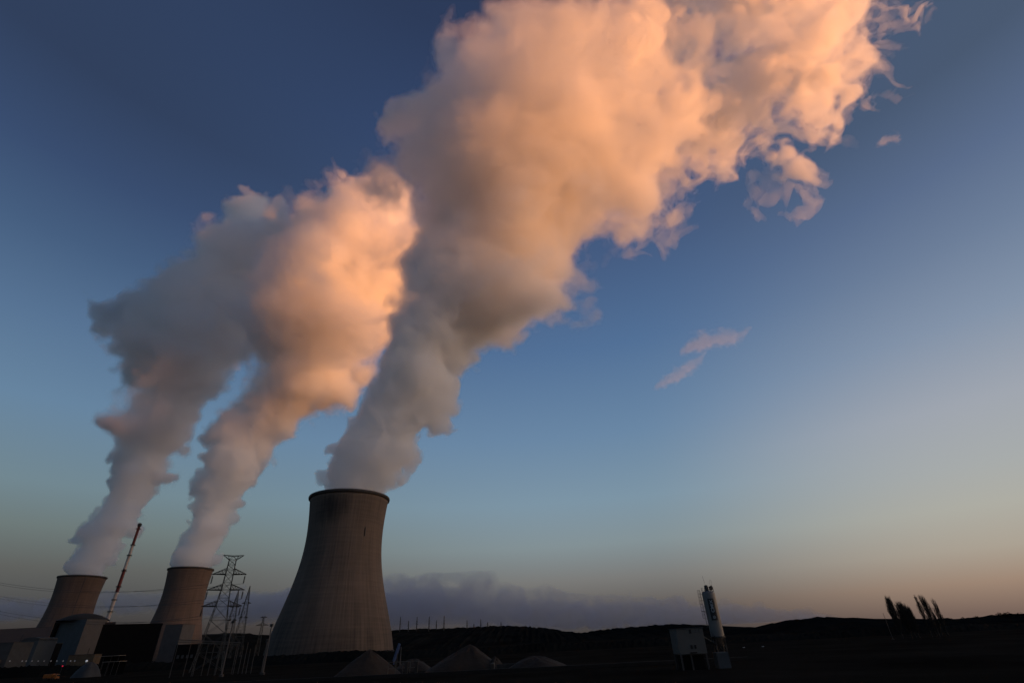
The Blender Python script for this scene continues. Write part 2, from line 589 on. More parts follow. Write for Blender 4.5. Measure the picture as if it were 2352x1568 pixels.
prof1 = [(419, 978, 215), (413, 962, 330), (400, 943, 450), (381, 932, 560), (351, 930, 660), (316, 934, 760), (271, 946, 870), (231, 959, 960), (191, 971, 1050), (150, 985, 1150), (108, 1003, 1270), (80, 1017, 1365)]
tx, ty = zC(705, 186)
D1, X1, Y1, pr1 = tower(tx, ty, prof1, zC, '', None, None)
def smooth_prof(pr):
    z = np.array([p[0] for p in pr]); r = np.array([p[1] for p in pr])
    c = np.polyfit(z, r, 4)
    return lambda q: float(np.polyval(c, q))
RF = smooth_prof(pr1)
print('T1', D1, X1, Y1, [(round(a), round(b, 1)) for a, b in pr1])
t2 = zB(407, 336); D2 = dist_for_z(*t2, TOPZ); C2 = at(*t2, D2)
t3 = zA(762, 594); D3 = dist_for_z(*t3, TOPZ); C3 = at(*t3, D3)
print('T2', D2, C2, 'T3', D3, C3, 'rim px r', 0.5 * 440 * .2126 * mpp(C2), .5 * 371 * .25 * mpp(C3), RF(160), RF(11))

def make_tower(X, Y, label, stain, scale_r=1.0, n=96):
    root = empty('cooling_tower', (X, Y, 0), label, 'cooling tower', 'cooling towers of the power station')
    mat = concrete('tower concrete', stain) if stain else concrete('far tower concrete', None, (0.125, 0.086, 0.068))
    zs = np.linspace(5.0, 157.0, 42)
    prof = [(z, RF(z) * scale_r) for z in zs]
    inner = [(z, r - 0.9) for z, r in prof]
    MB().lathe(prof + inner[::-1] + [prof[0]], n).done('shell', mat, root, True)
    rt = RF(157.0) * scale_r
    MB().lathe([(156.6, rt - 0.7), (156.6, rt + 0.5), (157.4, rt + 1.7), (159.2, rt + 1.9), (160, rt + 1.6), (160, rt - 0.9), (156.8, rt - 0.9)], n).done('rim', M_lip, root, True)
    r0 = RF(5) * scale_r
    MB().lathe([(-0.5, r0 + 5), (1.2, r0 + 5), (1.2, r0 + 2), (-0.5, r0 + 2)], n).done('basin', M_dark, root)
    for k in range(36):
        mb = MB()
        a = 2 * math.pi * k / 36
        b = 2 * math.pi * (k + 0.5) / 36
        for u, v in ((a, b), (2 * b - a, b)):
            mb.bar(((r0 + 3) * math.cos(u), (r0 + 3) * math.sin(u), 1.0), ((r0 - 0.3) * math.cos(v), (r0 - 0.3) * math.sin(v), 5.4), 0.4, n=6)
        mb.done('strut', M_dark, root)
    # fill packs inside the air inlet
    MB().lathe([(0.2, r0 - 6), (4.8, r0 - 7.5)], 48, cap0=True, cap1=True).done('fill_pack', M_black, root)
    return root
# soot patch angle: seen left of the middle of the near side
a_cam = math.atan2(-Y1, -X1)
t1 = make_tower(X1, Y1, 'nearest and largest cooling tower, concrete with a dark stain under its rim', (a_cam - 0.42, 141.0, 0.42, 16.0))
# drain pipe scar on the near face
mb = MB()
aa = a_cam + 0.50
for z in np.arange(112, 121, 1.5):
    r = RF(z)
    mb.bar(((r + .4) * math.cos(aa), (r + .4) * math.sin(aa), z), ((RF(z + 1.5) + .4) * math.cos(aa), (RF(z + 1.5) + .4) * math.sin(aa), z + 1.5), 0.5, n=6)
mb.done('drain_pipe', M_dark, t1)
r2s = (0.5 * 440 * .2126 * mpp(C2)) / (RF(157) + 1.8)
r3s = (0.5 * 371 * .25 * mpp(C3)) / (RF(157) + 1.8)
make_tower(C2.x, C2.y, 'distant cooling tower between the reactor hall and the tall lattice pylon', None, r2s, 64)
t3_ = make_tower(C3.x, C3.y, 'leftmost cooling tower, rising behind the domed reactor building', None, r3s, 64)
a3 = math.atan2(-C3.y, -C3.x) + 0.12
mb = MB()
for z in range(40, 156, 4):
    q = [((RF(u) * r3s + .35) * math.cos(a3), (RF(u) * r3s + .35) * math.sin(a3), u) for u in (z, z + 4)]
    mb.bar(q[0], q[1], .55, n=5)
mb.done('ladder', M_pale, t3_)

# ------------------------------------------------------------------ reactor, halls, blocks
def block(name, pxl, pxr, pytop, D, depth, mat, label, cat='building', base=0.0, group=None, roofbox=None):
    """plain hall standing on the ground: wall with a parapet, roof"""
    a, b = at(pxl, pytop, D), at(pxr, pytop, D)
    h = (a.z + b.z) / 2
    w = (b.x - a.x)
    root = empty(name, ((a.x + b.x) / 2, D + depth / 2, base), label, cat, group)
    H = h - base
    MB().box((0, 0, H / 2 - .25), (w, depth, H + .5)).done('wall', mat, root)
    MB().box((0, 0, H + .15), (w + .6, depth + .6, .3)).done('roof', M_dark, root)
    return root, w, H, depth

# domed reactor building: corner turned to the viewer
DR = 690.0
DA, DBk = DR + 16, DR + 26
A, B, C = at(*zA(562, 990), DA), at(*zA(988, 990), DBk), at(*zA(800, 985), DR)
H = (A.z + B.z + C.z) / 3
root = empty('reactor_building', (C.x, DR, 0), 'domed reactor building with pale walls in front of the leftmost cooling tower', 'building')
pts = [(0, 0), (B.x - C.x, DBk - DR), (B.x - C.x + A.x - C.x, DBk + DA - 2 * DR), (A.x - C.x, DA - DR)]
def side(i, j, nm, mt):
    p, q = pts[i], pts[j]
    MB().poly([(p[0], p[1], 0), (q[0], q[1], 0), (q[0], q[1], H), (p[0], p[1], H)], [(0, 1, 2, 3)]).done(nm, mt, root)
side(3, 0, 'left_wall', M_blue)
side(0, 1, 'right_wall', M_pale)
side(1, 2, 'back_wall', M_pale)
side(2, 3, 'side_wall', M_blue)
MB().poly([(p[0], p[1], H) for p in pts], [(0, 1, 2, 3)]).done('roof', M_dark, root)
pk = zA(792, 928)
cc = at(*pk, DR + 30)
dz = cc.z - H
Rb = (proj(B)[0] - proj(A)[0]) * 0.47 * mpp(cc)
Rs = (Rb * Rb + dz * dz) / (2 * dz)
prof = []
for k in range(13):
    u = k / 12 * math.asin(min(1, Rb / Rs))
    prof.append((H + 0.1 + Rs * math.cos(u) - (Rs - dz), max(.05, Rs * math.sin(u))))
MB().lathe(prof[::-1], 48, (cc.x - C.x, 30), cap1=True).done('dome', pbr('dome lead', (0.025, 0.025, 0.024), 0.85, .2, .1, spec=.1), root, True)
# dark stair shaft up the left edge, stack on the right wall
MB().box((A.x - C.x - 2.0, DA - DR - 1.0, H / 2 + .5), (3.6, 5, H + 1)).done('stair_shaft', M_black, root)
wr, dr = B.x - C.x, DBk - DR
mb = MB()
mb.bar((wr * .62, dr * .62 - 1, 4), (wr * .62, dr * .62 - 1, H * .42), .35).bar((wr * .62, dr * .62 - 1, H * .26), (wr * .98, dr * .98 - 1, H * .26), .35)
mb.done('exhaust_pipe', M_dark, root)

# black machine hall
TL, TR = zA(997, 1006), zA(1524, 1046)
DB = 620.0
a, b = at(*TL, DB), at(*TR, DB + 30)
_w = b.x - a.x; _a = math.atan2(30, _w); _L = _w / math.cos(_a)
root = empty('machine_hall', (a.x + _L / 2 * math.cos(_a) - 17 * math.sin(_a) - 5, DB + _L / 2 * math.sin(_a) + 17 * math.cos(_a), 0), 'black windowless machine hall right of the domed reactor building', 'building')
hh = (a.z + b.z) / 2
w = b.x - a.x
ang = math.atan2(30, w)
MB().box((0, 0, hh / 2), (w / math.cos(ang), 34, hh), ang, .3).done('wall', M_black, root)
MB().box((0, 0, hh + .3), (w / math.cos(ang) + .8, 34.8, .6), ang).done('roof', M_black, root)
MB().box((-w / 2 + 5.2, -14, hh + 2.0), (9.5, 7, 3.0), ang).done('roof_housing', pbr('red brown housing', (.03, .018, .015), .8), root)
mb = MB()
mb.bm.free()
for k in range(3): MB().bar((-w * .12 + k * 9, -6, hh + .5), (-w * .12 + k * 9, -6, hh + 2.5 - k * .5), .25).done('vent', M_dark, root)

p, q = zB(132, 936), zB(318, 940)
root, w, H, dp = block('auxiliary_building', p[0], q[0], p[1], 780, 30, M_pale, 'pale grey block between the black machine hall and the distant cooling tower')
p, q = zG(330, 452), zG(598, 440)
root, w, H, dp = block('service_building', p[0], q[0], p[1] + 2, 600, 24, M_blue, 'blue grey service block with a curved roof left of the reactor building')
mb = MB()
prof = [(-w / 2, 0), (-w * .36, 1.9), (-w * .1, 2.6), (w * .2, 2.5), (w / 2, 1.8)]
pts_ = [(x, -dp / 2 - .1, H + z) for x, z in prof] + [(w / 2, -dp / 2 - .1, H - .6), (-w / 2, -dp / 2 - .1, H - .6)]
pts_ += [(x, dp / 2, z) for x, _, z in pts_]
nn = len(prof) + 2
mb.poly(pts_, [tuple(range(nn))[::-1], tuple(range(nn, 2 * nn))] + [(k, (k + 1) % nn, (k + 1) % nn + nn, k + nn) for k in range(nn)])
mb.done('curved_roof', M_grey, root)
MB().box((-w * .3, -dp / 2 - 1.5, H * .25), (w * .3, 3, H * .5)).done('annex', M_black, root)
p, q = zG(600, 520), zG(742, 520)
block('storage_building', p[0], q[0], p[1], 640, 20, M_black, 'low dark storage block between the blue grey service block and the reactor')
p, q = zG(-260, 512), zG(208, 520)
root, w, H, dp = block('gatehouse', p[0], q[0], p[1], 520, 22, M_grey, 'low grey building at the left edge of the yard')
MB().bar((w * .34, 0, H), (w * .36, 0, H + 6.5), .3).done('flue', M_dark, root)
MB().box((w * .12, -dp / 2 - 2.5, H * .24), (w * .42, 5, H * .48)).done('annex', M_pink, root)
p, q = zG(-700, 286), zG(798, 312)
root, w, H, dp = block('turbine_hall', p[0], q[0], (p[1] + q[1]) / 2, 1000, 40, M_pink, 'long pale pinkish turbine hall in front of the leftmost cooling tower')
p, q = zG(1062, 690), zG(1452, 690)
block('brown_shed', p[0], q[0], p[1], 480, 8, M_brown, 'low brown shed at the foot of the reactor building', 'shed')
p, q = zB(250, 1150), zB(490, 1150)
root, w, H, dp = block('switch_house', p[0], q[0], p[1], 560, 16, M_black, 'dark switch house below the distant cooling tower', 'building')
for k in (-.3, -.1, .12, .3):
    MB().box((k * w, -dp / 2 - .1, H * .45), (w * .1, .4, H * .16)).done('vent', M_grey, root)

# ------------------------------------------------------------------ red and white chimney
tp, bt = zA(1284, 112), zA(990, 985)
DC = 780.0
ct = at(*tp, DC)
root = empty('chimney', (ct.x, DC, 0), 'tall slim red and white banded chimney beside the reactor dome', 'chimney')
HC = ct.z
def zrow(y, x=None):
    lo, hi = -10.0, 400.0
    t = zA(0, y)[1]
    for _ in range(40):
        m = (lo + hi) / 2
        if proj((ct.x, DC, m))[1] > t: lo = m
        else: hi = m
    return (lo + hi) / 2
def rc(z): return 1.75 + 0.9 * (1 - z / HC)
bands = [(112, 305, M_red), (305, 522, M_wht), (522, 735, M_red), (735, 985, M_wht)]
for y0, y1, m in bands:
    z1, z0 = zrow(y0), zrow(y1)
    MB().lathe([(z0, rc(z0)), (z1, rc(z1))], 20, cap0=True, cap1=True).done('shaft_band', m, root, False)
z1 = zrow(985)
MB().lathe([(0, rc(0)), (z1, rc(z1))], 20, cap0=True).done('shaft_band', M_wht, root)
for y in (152, 300, 396, 537, 683, 803, 912):
    z = zrow(y)
    R_ = rc(z)
    m = M_dark if y < 790 else M_grey
    MB().lathe([(z - .5, R_ - .1), (z - .5, R_ + 1.3), (z + .6, R_ + 1.5), (z + .6, R_ - .1)], 20).done('platform', m, root)
z = zrow(120)
MB().lathe([(z - 2, rc(z)), (z - 1, rc(z) + 1.0), (z + 2.2, rc(z) + 1.0), (z + 3.4, rc(z) - .4)], 20, cap1=True).done('cap', M_dark, root)
z = zrow(152)
MB().bar((-5, 0, z + .4), (5, 0, z - .2), .18).done('lightning_rod', M_dark, root)

# ------------------------------------------------------------------ pylons
def lattice(mb, levels, r, brace=True):
    """square lattice mast through (z, half width) levels"""
    for (z0, w0), (z1, w1) in zip(levels[:-1], levels[1:]):
        c0 = [(-w0, -w0), (w0, -w0), (w0, w0), (-w0, w0)]
        c1 = [(-w1, -w1), (w1, -w1), (w1, w1), (-w1, w1)]
        for k in range(4):
            j = (k + 1) % 4
            mb.bar((*c0[k], z0), (*c1[k], z1), r * 1.5, n=4)
            mb.bar((*c0[k], z0), (*c1[j], z1), r * .8, n=3)
            mb.bar((*c0[j], z0), (*c1[k], z1), r * .8, n=3)
            mb.bar((*c1[k], z1), (*c1[j], z1), r * .8, n=3)

def subdiv(keys, step):
    out = []
    for (z0, w0), (z1, w1) in zip(keys[:-1], keys[1:]):
        n = max(1, int(round((z1 - z0) / (step * (w0 + w1)))))
        for k in range(n):
            t = k / n
            out.append((z0 + (z1 - z0) * t, w0 + (w1 - w0) * t))
    out.append(keys[-1])
    return out

def arm(mb, z, hz, w, L, r, sgn):
    tip = Vector((sgn * L, 0, z))
    for s in (-w, w):
        lo, up = Vector((sgn * w, s, z)), Vector((sgn * w, s, z + hz))
        mb.bar(lo, tip, r * 1.6, n=4)
        mb.bar(up, tip, r * 1.1, n=4)
        for k in range(1, 5):
            a, b = lo.lerp(tip, k / 5), up.lerp(tip, (k - .5) / 5)
            mb.bar(a, b, r * .7, n=3)
            mb.bar(b, lo.lerp(tip, (k - 1) / 5), r * .7, n=3)
    for k in range(5):
        a = Vector((sgn * w, -w, z)).lerp(tip, k / 5)
        b = Vector((sgn * w, w, z)).lerp(tip, (k + .5) / 5)
        mb.bar(a, b, r * .7, n=3)

M_pyl = pbr('pylon steel', (0.024, 0.026, 0.025), 0.6, 0.2, 1.0)
DP = 330.0
topc = at(*zB(868, 186), DP)
PX, PY = topc.x, DP
def zat(row, X=PX, D=DP, cr=zB):
    t = cr(0, row)[1]
    lo, hi = -20.0, 500.0
    for _ in range(40):
        m = (lo + hi) / 2
        if proj((X, D, m))[1] > t: lo = m
        else: hi = m
    return (lo + hi) / 2
def wpx(n, z, X=PX, D=DP): return n * 0.2126 * mpp((X, D, z))
rz = R(24)
big = empty('lattice_pylon', (PX, PY, 0), 'tallest lattice pylon with three crossarms, left of the nearest cooling tower', 'pylon', 'lattice pylons around the power station', rz)
zt = zat(186)
rows = [(236, 83), (400, 93), (560, 107), (740, 150), (1040, 245)]
keys = sorted([(zat(r), wpx(w, zat(r)) / 2 * .80) for r, w in rows])
zlow, wlow = keys[0]
slope = (keys[0][1] - keys[1][1]) / (keys[1][0] - keys[0][0])
keys = [(0.0, wlow + slope * zlow)] + keys
mb = MB()
lattice(mb, subdiv(keys, 0.85), 0.13)
mb.done('mast', M_pyl, big)
zn, wn_ = keys[-1]
mb = MB()
Lt = wpx(100, zt)
for s in (-1, 1):
    for q in (-wn_, wn_):
        mb.bar((s * wn_, q, zn), (s * Lt, 0, zt), .17, n=4)
        mb.bar((0, q, zt - .6), (s * Lt, 0, zt), .17, n=4)
        mb.bar((s * wn_, q, zn), (s * Lt * .5, q * .5, zt - .3), .12, n=3)
        mb.bar((0, q, zt - .6), (s * wn_, q, zn), .12, n=3)
mb.done('earth_wire_bar', M_pyl, big)
tips = []
for (row, up, half) in ((392, 330, 163), (560, 500, 180), (736, 680, 192)):
    z = zat(row)
    hz = zat(up) - z
    w = np.interp(z, [k[0] for k in keys], [k[1] for k in keys])
    L = wpx(half, z) * 1.02
    for s in (-1, 1):
        mb = MB()
        arm(mb, z, hz, w, L, .14, s)
        ar = mb.done('crossarm', M_pyl, big)
        b = MB()
        zi = z - .3
        ln = wpx(85, z)
        b.bar((s * L * .93, 0, zi), (s * L * .93, 0, zi - ln), .12, n=5)
        for k in range(9): b.lathe([(zi - .8 - k * ln * .09, .12), (zi - .9 - k * ln * .09, .42), (zi - 1.1 - k * ln * .09, .42), (zi - 1.2 - k * ln * .09, .12)], 7, (s * L * .93, 0))
        b.done('insulator', M_dark, ar)
        tips.append(Matrix.Rotation(rz, 3, 'Z') @ Vector((s * L * .93, 0, zi - ln)) + Vector((PX, PY, 0)))

def small_pylon(tip, base_row, wbase, arms, D, label, cr=zB, bars=.12, flat=False, rot=0.3):
    t = at(*tip, D)
    X = t.x
    root = empty('lattice_pylon', (X, D, 0), label, 'pylon', 'lattice pylons around the power station', rot)
    k = 0.588 / (2.766 if cr is zB else 3.36)
    zb = zat(base_row, X, D, cr)
    sc = mpp((X, D, (t.z + zb) / 2)) * k
    wb = wbase * sc / 2
    wb0 = wb * (t.z / max(1.0, t.z - zb))
    mb = MB()
    z1 = t.z - (t.z - zb) * .30
    lattice(mb, subdiv([(0.0, wb0 if not flat else wb), (z1, wb * .42), (t.z, .15 if not flat else wb * .3)], 1.1), bars)
    mb.done('mast', M_pyl, root)
    for row, half in arms:
        z = zat(row, X, D, cr)
        for s in (-1, 1):
            mb = MB()
            arm(mb, z, half * sc * .35, max(.3, wb * .35), half * sc, bars, s)
            mb.done('crossarm', M_pyl, root)
    return X, D, t.z
small_pylon(zB(1043, 518), 1020, 72, [(705, 46), (862, 46)], 460, 'slim pointed pylon, right one of the pair beside the tallest pylon')
small_pylon(zB(920, 560), 1020, 72, [(745, 46), (890, 46)], 470, 'slim pointed pylon partly overlapping the tallest pylon')
small_pylon(zB(1192, 850), 1015, 40, [(858, 34), (943, 62)], 1450, 'small far pylon in the gap left of the nearest cooling tower', bars=.28, flat=True)
ridge_x = [(60, 245), (218, 195), (325, 245), (435, 195), (595, 190), (690, 240), (790, 180), (1090, 235), (1180, 285), (1270, 225), (1360, 265), (1535, 262)]
names = ['first ridge pylon right of the nearest cooling tower, half hidden by it', 'tall ridge pylon, second from the cooling tower', 'short ridge pylon between two taller ones near the cooling tower', 'tall ridge pylon with the widest crossarms, fourth from the cooling tower',
         'tall narrow ridge pylon, fifth from the cooling tower', 'short ridge pylon just left of the tallest ridge pylon', 'tallest ridge pylon, last of the left cluster on the skyline', 'left one of the right hand ridge pylons above the sand pile', 'very short ridge pylon between the right hand ridge pylons',
         'taller ridge pylon above the right flank of the sand pile', 'short ridge pylon right of the pair above the sand pile', 'faint lone ridge pylon, farthest right on the skyline']
for (x, y), nm in zip(ridge_x, names):
    hgt = 355 - y
    small_pylon(zD(x, y), 352, 13, [(y + hgt * .38, 8 + (x == 435) * 5), (y + hgt * .58, 11 + (x == 435) * 6)], 2380, nm, cr=zD, bars=.42, flat=True, rot=.5)

# ------------------------------------------------------------------ power cables
def cable(a, b, sag, r, label):
    mb = MB()
    n = 40
    pts = []
    for k in range(n + 1):
        t = k / n
        p = Vector(a).lerp(Vector(b), t)
        p.z -= sag * 4 * t * (1 - t)
        pts.append(p)
    for p, q in zip(pts[:-1], pts[1:]): mb.bar(p, q, r, n=4)
    o = mb.done('power_cable', M_cable)
    return tag(o, label, 'cable', 'power cables strung from the tall pylon')
ord_ = ['top right', 'top left', 'middle right', 'middle left', 'lowest right', 'lowest left']
lft = [(-40, zA(0, 615)[1]), (-40, zA(0, 628)[1]), (-40, zA(0, 735)[1]), (-40, zA(0, 752)[1]), (-40, zA(0, 872)[1]), (-40, zA(0, 893)[1])]
tips_o = [tips[1], tips[0], tips[3], tips[2], tips[5], tips[4]]
for (x, y), t, nm in zip(lft, tips_o, ord_):
    e = at(x, y, 420.0)
    cable(t, e, 6.5, .075, f'thin black power cable running left from the {nm} insulator of the tallest pylon')

# ------------------------------------------------------------------ masts and gantry of the switchyard
def pole(b, t, D, r, mat, label, name='light_mast', cat='mast'):
    p = at(*t, D)
    root = empty(name, (p.x, D, 0), label, cat, 'pale masts in the switchyard')
    MB().bar((0, 0, 0), (0, 0, p.z), r * 1.25, r * .8, 8).done('pole', mat, root)
    MB().box((0, 0, p.z - .6), (r * 4.5, r * 3, 1.0), 0, .1).done('lamp_head', M_dark, root)
    MB().box((0, 0, .4), (r * 5, r * 5, .8), 0, .1).done('footing', M_dark, root)
pole(zB(783, 1360), zB(864, 888), 230, .26, M_pale, 'tall pale mast standing in front of the slim pylons')
pole(zB(1228, 1330), zB(1280, 924), 230, .26, M_pale, 'tall pale mast at the left foot of the nearest cooling tower')
pole(zB(1195, 1330), zB(1232, 1090), 240, .22, M_grey, 'shorter grey mast just left of the mast by the near tower')
a, b = at(*zB(264, 1096), 250), at(*zB(938, 1130), 250)
root = empty('gantry', ((a.x + b.x) / 2, 250, 0), 'long grey steel gantry beam crossing the switchyard', 'gantry')
hw = (b.x - a.x) / 2
zb_ = (a.z + b.z) / 2
mb = MB()
for dy in (-.5, .5):
    mb.bar((-hw, dy, a.z), (hw, dy, b.z), .12, n=4)
for dz_ in (.9,):
    mb.bar((-hw, 0, a.z - dz_), (hw, 0, b.z - dz_), .1, n=4)
for k in range(30):
    x0, x1 = -hw + 2 * hw * k / 30, -hw + 2 * hw * (k + .5) / 30
    za = a.z + (b.z - a.z) * k / 30
    mb.bar((x0, -.5, za), (x1, 0, za - .9), .05, n=3).bar((x1, 0, za - .9), (x0 + 2 * hw / 30, .5, za), .05, n=3)
mb.done('beam', M_steel, root)
for f in (-.96, -.3, .4, .97):
    MB().bar((f * hw, 0, 0), (f * hw, 0, zb_ - .4), .14, n=6).done('post', M_dark, root)
xs = [(395, 1180), (500, 1165), (585, 1175), (650, 1185), (735, 1165), (900, 1180), (965, 1200), (1015, 1165), (1040, 1235), (1100, 1190)]
nmz = ['left end', 'switch house', 'gantry middle', 'stub row', 'pale mast left side', 'pale mast right side', 'right bay', 'right bay back', 'short right bay', 'near tower side']
for (x, y), nm in zip(xs, nmz):
    p = at(*zB(x, y), 255)
    root = empty('switchgear_post', (p.x, 255, 0), f'dark switchgear post under the gantry, {nm}', 'post', 'switchgear posts under the gantry')
    MB().bar((0, 0, 0), (0, 0, p.z), .16, n=6).done('column', M_dark, root)
    b_ = MB()
    for k in range(6): b_.lathe([(p.z + k * .25, .1), (p.z + k * .25 + .08, .28), (p.z + k * .25 + .16, .1)], 8)
    b_.done('insulator', M_brown, root)

# ------------------------------------------------------------------ yard lamps along the works road
lx = [150, 340, 400, 490, 585, 675, 780, 870, 965, 1080, 1145, 1325]
pos = ['leftmost of the row', 'below the service block', 'close right of the lamp below the service block', 'left of the storage block', 'below the storage block', 'by the stair shaft foot',
       'under the left reactor wall', 'under the middle of the left reactor wall', 'by the reactor corner', 'below the brown shed left end', 'below the brown shed middle', 'brightest and rightmost']
for x, nm in zip(lx, pos):
    p = at(*zG(x, 784), 420)
    root = empty('yard_lamp', (p.x, 420, 0), f'small globe yard lamp, {nm}', 'lamp', 'globe lamps along the works road')
    MB().bar((0, 0, 0), (0, 0, p.z - .3), .09, n=6).done('post', M_dark, root)
    g = MB()
    bmesh.ops.create_uvsphere(g.bm, u_segments=12, v_segments=8, radius=.45 if x != 1325 else .75, matrix=Matrix.Translation((0, 0, p.z)))
    g.done('globe', M_lampb if x == 1325 else M_lamp, root, True)

# orange lorry on the works road
p = at(*zG(815, 938), 300)
root = empty('parked_lorry', (p.x, 300, 0), 'orange lorry parked on the dark road left of the yard', 'lorry')
W2 = 4.2
MB().box((-1.0, 0, 1.9), (4.6, 2.3, 1.7), 0, .08).done('cargo_box', M_orange, root)
MB().box((2.6, 0, 1.55), (1.8, 2.2, 2.1), 0, .2).done('cab', M_orange, root)
MB().box((3.52, 0, 2.0), (.06, 1.8, .8), 0, .02).done('windscreen', M_glass, root)
MB().box((.3, 0, .85), (7.2, 1.6, .25)).done('chassis', M_dark, root)
for x in (-2.4, -1.1, 2.6):
    for s in (-1, 1):
        MB().bar((x, s * .85, .5), (x, s * 1.15, .5), .5, n=16).done('wheel', M_tyre, root)
MB().box((-3.33, .8, 1.2), (.05, .4, .3)).done('tail_light', M_tail, root)
p = at(*zG(958, 860), 330)
root = empty('warning_beacon', (p.x, 330, 0), 'small red warning beacon on a post above the road', 'beacon')
MB().bar((0, 0, 0), (0, 0, p.z - .2), .08, n=6).done('post', M_dark, root)
g = MB()
bmesh.ops.create_uvsphere(g.bm, u_segments=10, v_segments=8, radius=.32, matrix=Matrix.Translation((0, 0, p.z)))
g.done('lens', M_tail, root, True)

# tarpaulin covered heap and two low open sheds beside it
def heap(name, px_c, py_top, px_l, px_r, D, mat, label, cat, seed, dy=None, skew=0.0, rough=.6, pw=1.1):
    c = at(px_c, py_top, D)
    l = at(px_l, py_top, D).x - c.x
    r = at(px_r, py_top, D).x - c.x
    ry = dy or (r - l) * .5
    rnd = np.random.default_rng(seed)
    ph = rnd.random((6, 3)) * 6.28
    mb = MB()
    NR, NA = 18, 56
    rings = []
    for i in range(NR + 1):
        u = i / NR
        ring = []
        for k in range(NA):
            a = 2 * math.pi * k / NA
            rx = r if math.cos(a) > 0 else -l
            wob = 1 + .07 * math.sin(3 * a + ph[0, 0]) + .05 * math.sin(5 * a + ph[1, 0])
            x, y = u * rx * math.cos(a) * wob, u * ry * math.sin(a) * wob
            z = c.z * (1 - u ** pw) if u < 1 else -.1
            if 0 < u < 1:
                z += rough * (math.sin(7 * a + 9 * u + ph[2, 0]) * .3 + math.sin(13 * a - 5 * u + ph[3, 0]) * .2 + rnd.uniform(-.25, .25)) * min(1, 3 * u) * (1 - u)
            ring.append(mb.bm.verts.new((x, y, max(z, -.1))))
        rings.append(ring)
    for A, B in zip(rings[:-1], rings[1:]):
        for k in range(NA):
            j = (k + 1) % NA
            mb.bm.faces.new((A[k], B[k], B[j], A[j]))
    bmesh.ops.remove_doubles(mb.bm, verts=mb.bm.verts, dist=.001)
    o = mb.done(name, mat, None, True)
    o.location = (c.x, D, 0)
    return tag(o, label, cat, 'heaps of sand and gravel' if mat is M_sand else None)
heap('covered_heap', zG(1400, 800)[0], zG(0, 800)[1], zG(1170, 0)[0], zG(1570, 0)[0], 330, M_tarp, 'heap under a pale bluish tarpaulin beside the black machine hall', 'heap', 4, 6, rough=.5, pw=2.0)
for (x0, x1, y, D, nm) in ((1480, 1830, 716, 400, 'upper of the two low open sheds below the machine hall, pale roof edge'), (1580, 1835, 800, 350, 'lower of the two low open sheds below the machine hall, beige roof')):
    a, b = at(*zG(x0, y), D), at(*zG(x1, y), D)
    root = empty('open_shed', ((a.x + b.x) / 2, D + 3, 0), nm, 'shed', 'low open sheds below the machine hall')
    w = b.x - a.x
    MB().box((0, -.2, a.z), (w, 7, .25), 0, .03).done('roof', pbr('pale roof sheet', (.14, .125, .11), .6, .15, .5), root)
    for f in (-.48, -.16, .16, .48):
        MB().bar((f * w, -3, 0), (f * w, -3, a.z - .1), .12, n=5).done('post', M_dark, root)
    MB().box((0, 3.0, a.z / 2 - .1), (w, .3, a.z - .2)).done('back_wall', M_black, root)

# ------------------------------------------------------------------ sand and gravel yard
heap('sand_pile', *zD(1130, 552), zD(560, 0)[0], zD(1560, 0)[0], 187, M_sand, 'biggest sand pile, standing alone in the middle of the yard', 'sand pile', 1, 11)
heap('sand_pile', *zC(852, 1312), zC(610, 0)[0], zC(1075, 0)[0], 180, M_sand, 'sand pile in front of the right foot of the nearest cooling tower', 'sand pile', 2, 11)
heap('sand_pile', *zD(1455, 707), zD(1330, 0)[0], zD(1600, 0)[0], 183, M_sand, 'small sand pile behind the concrete bay beside the biggest pile', 'sand pile', 3, 6)
heap('gravel_mound', *zD(1980, 706), zD(1600, 0)[0], zD(2420, 0)[0], 175, pbr('dark gravel', (.008, .007, .006), .95, .3, .6, bump=.3), 'long low dark gravel mound right of the sand piles', 'mound', 7, 10, pw=1.6)
heap('gravel_mound', *zD(380, 742), zD(120, 0)[0], zD(640, 0)[0], 200, pbr('brown gravel', (.010, .0085, .007), .95, .3, .6, bump=.3), 'low brown gravel mound between two sand piles', 'mound', 8, 9, pw=1.6)
p0, p1 = ground_pt(*zD(1405, 892)), at(*zD(1408, 800), 172)
root = empty('block_bay', (p1.x + 3, 172, 0), 'concrete block storage bay at the right foot of the biggest sand pile', 'storage bay')
MB().box((-2.6, 0, p1.z / 2), (1.0, 5, p1.z), 0, .06).done('end_wall', M_conc, root)
MB().box((1.6, 2.2, p1.z / 2 - .2), (6.4, .8, p1.z - .4), 0, .06).done('back_wall', M_conc, root)
for x, nm in ((300, 'left of two beside the biggest sand pile'), (430, 'right of two beside the biggest sand pile')):
    p = at(*zD(x, 792), 168)
    root = empty('concrete_post', (p.x, 168, 0), f'pale concrete post, {nm}', 'post', 'concrete posts of the yard')
    MB().box((0, 0, p.z / 2), (.75, .6, p.z), 0, .05).done('shaft', M_conc, root)
    MB().box((0, 0, p.z + .1), (.95, .8, .2), 0, .03).done('cap', M_conc, root)
a, b = at(*zD(60, 790), 170), at(*zD(440, 790), 170)
root = empty('guard_rail', ((a.x + b.x) / 2, 170, 0), 'thin grey guard rail behind the two concrete posts', 'rail')
hw = (b.x - a.x) / 2
MB().bar((-hw, 0, a.z), (hw, 0, a.z), .08, n=6).bar((-hw, 0, a.z * .55), (hw, 0, a.z * .55), .06, n=6).done('rail', M_steel, root)
for f in (-1, -.5, 0, .5, 1): MB().bar((f * hw, 0, 0), (f * hw, 0, a.z), .07, n=6).done('stanchion', M_steel, root)
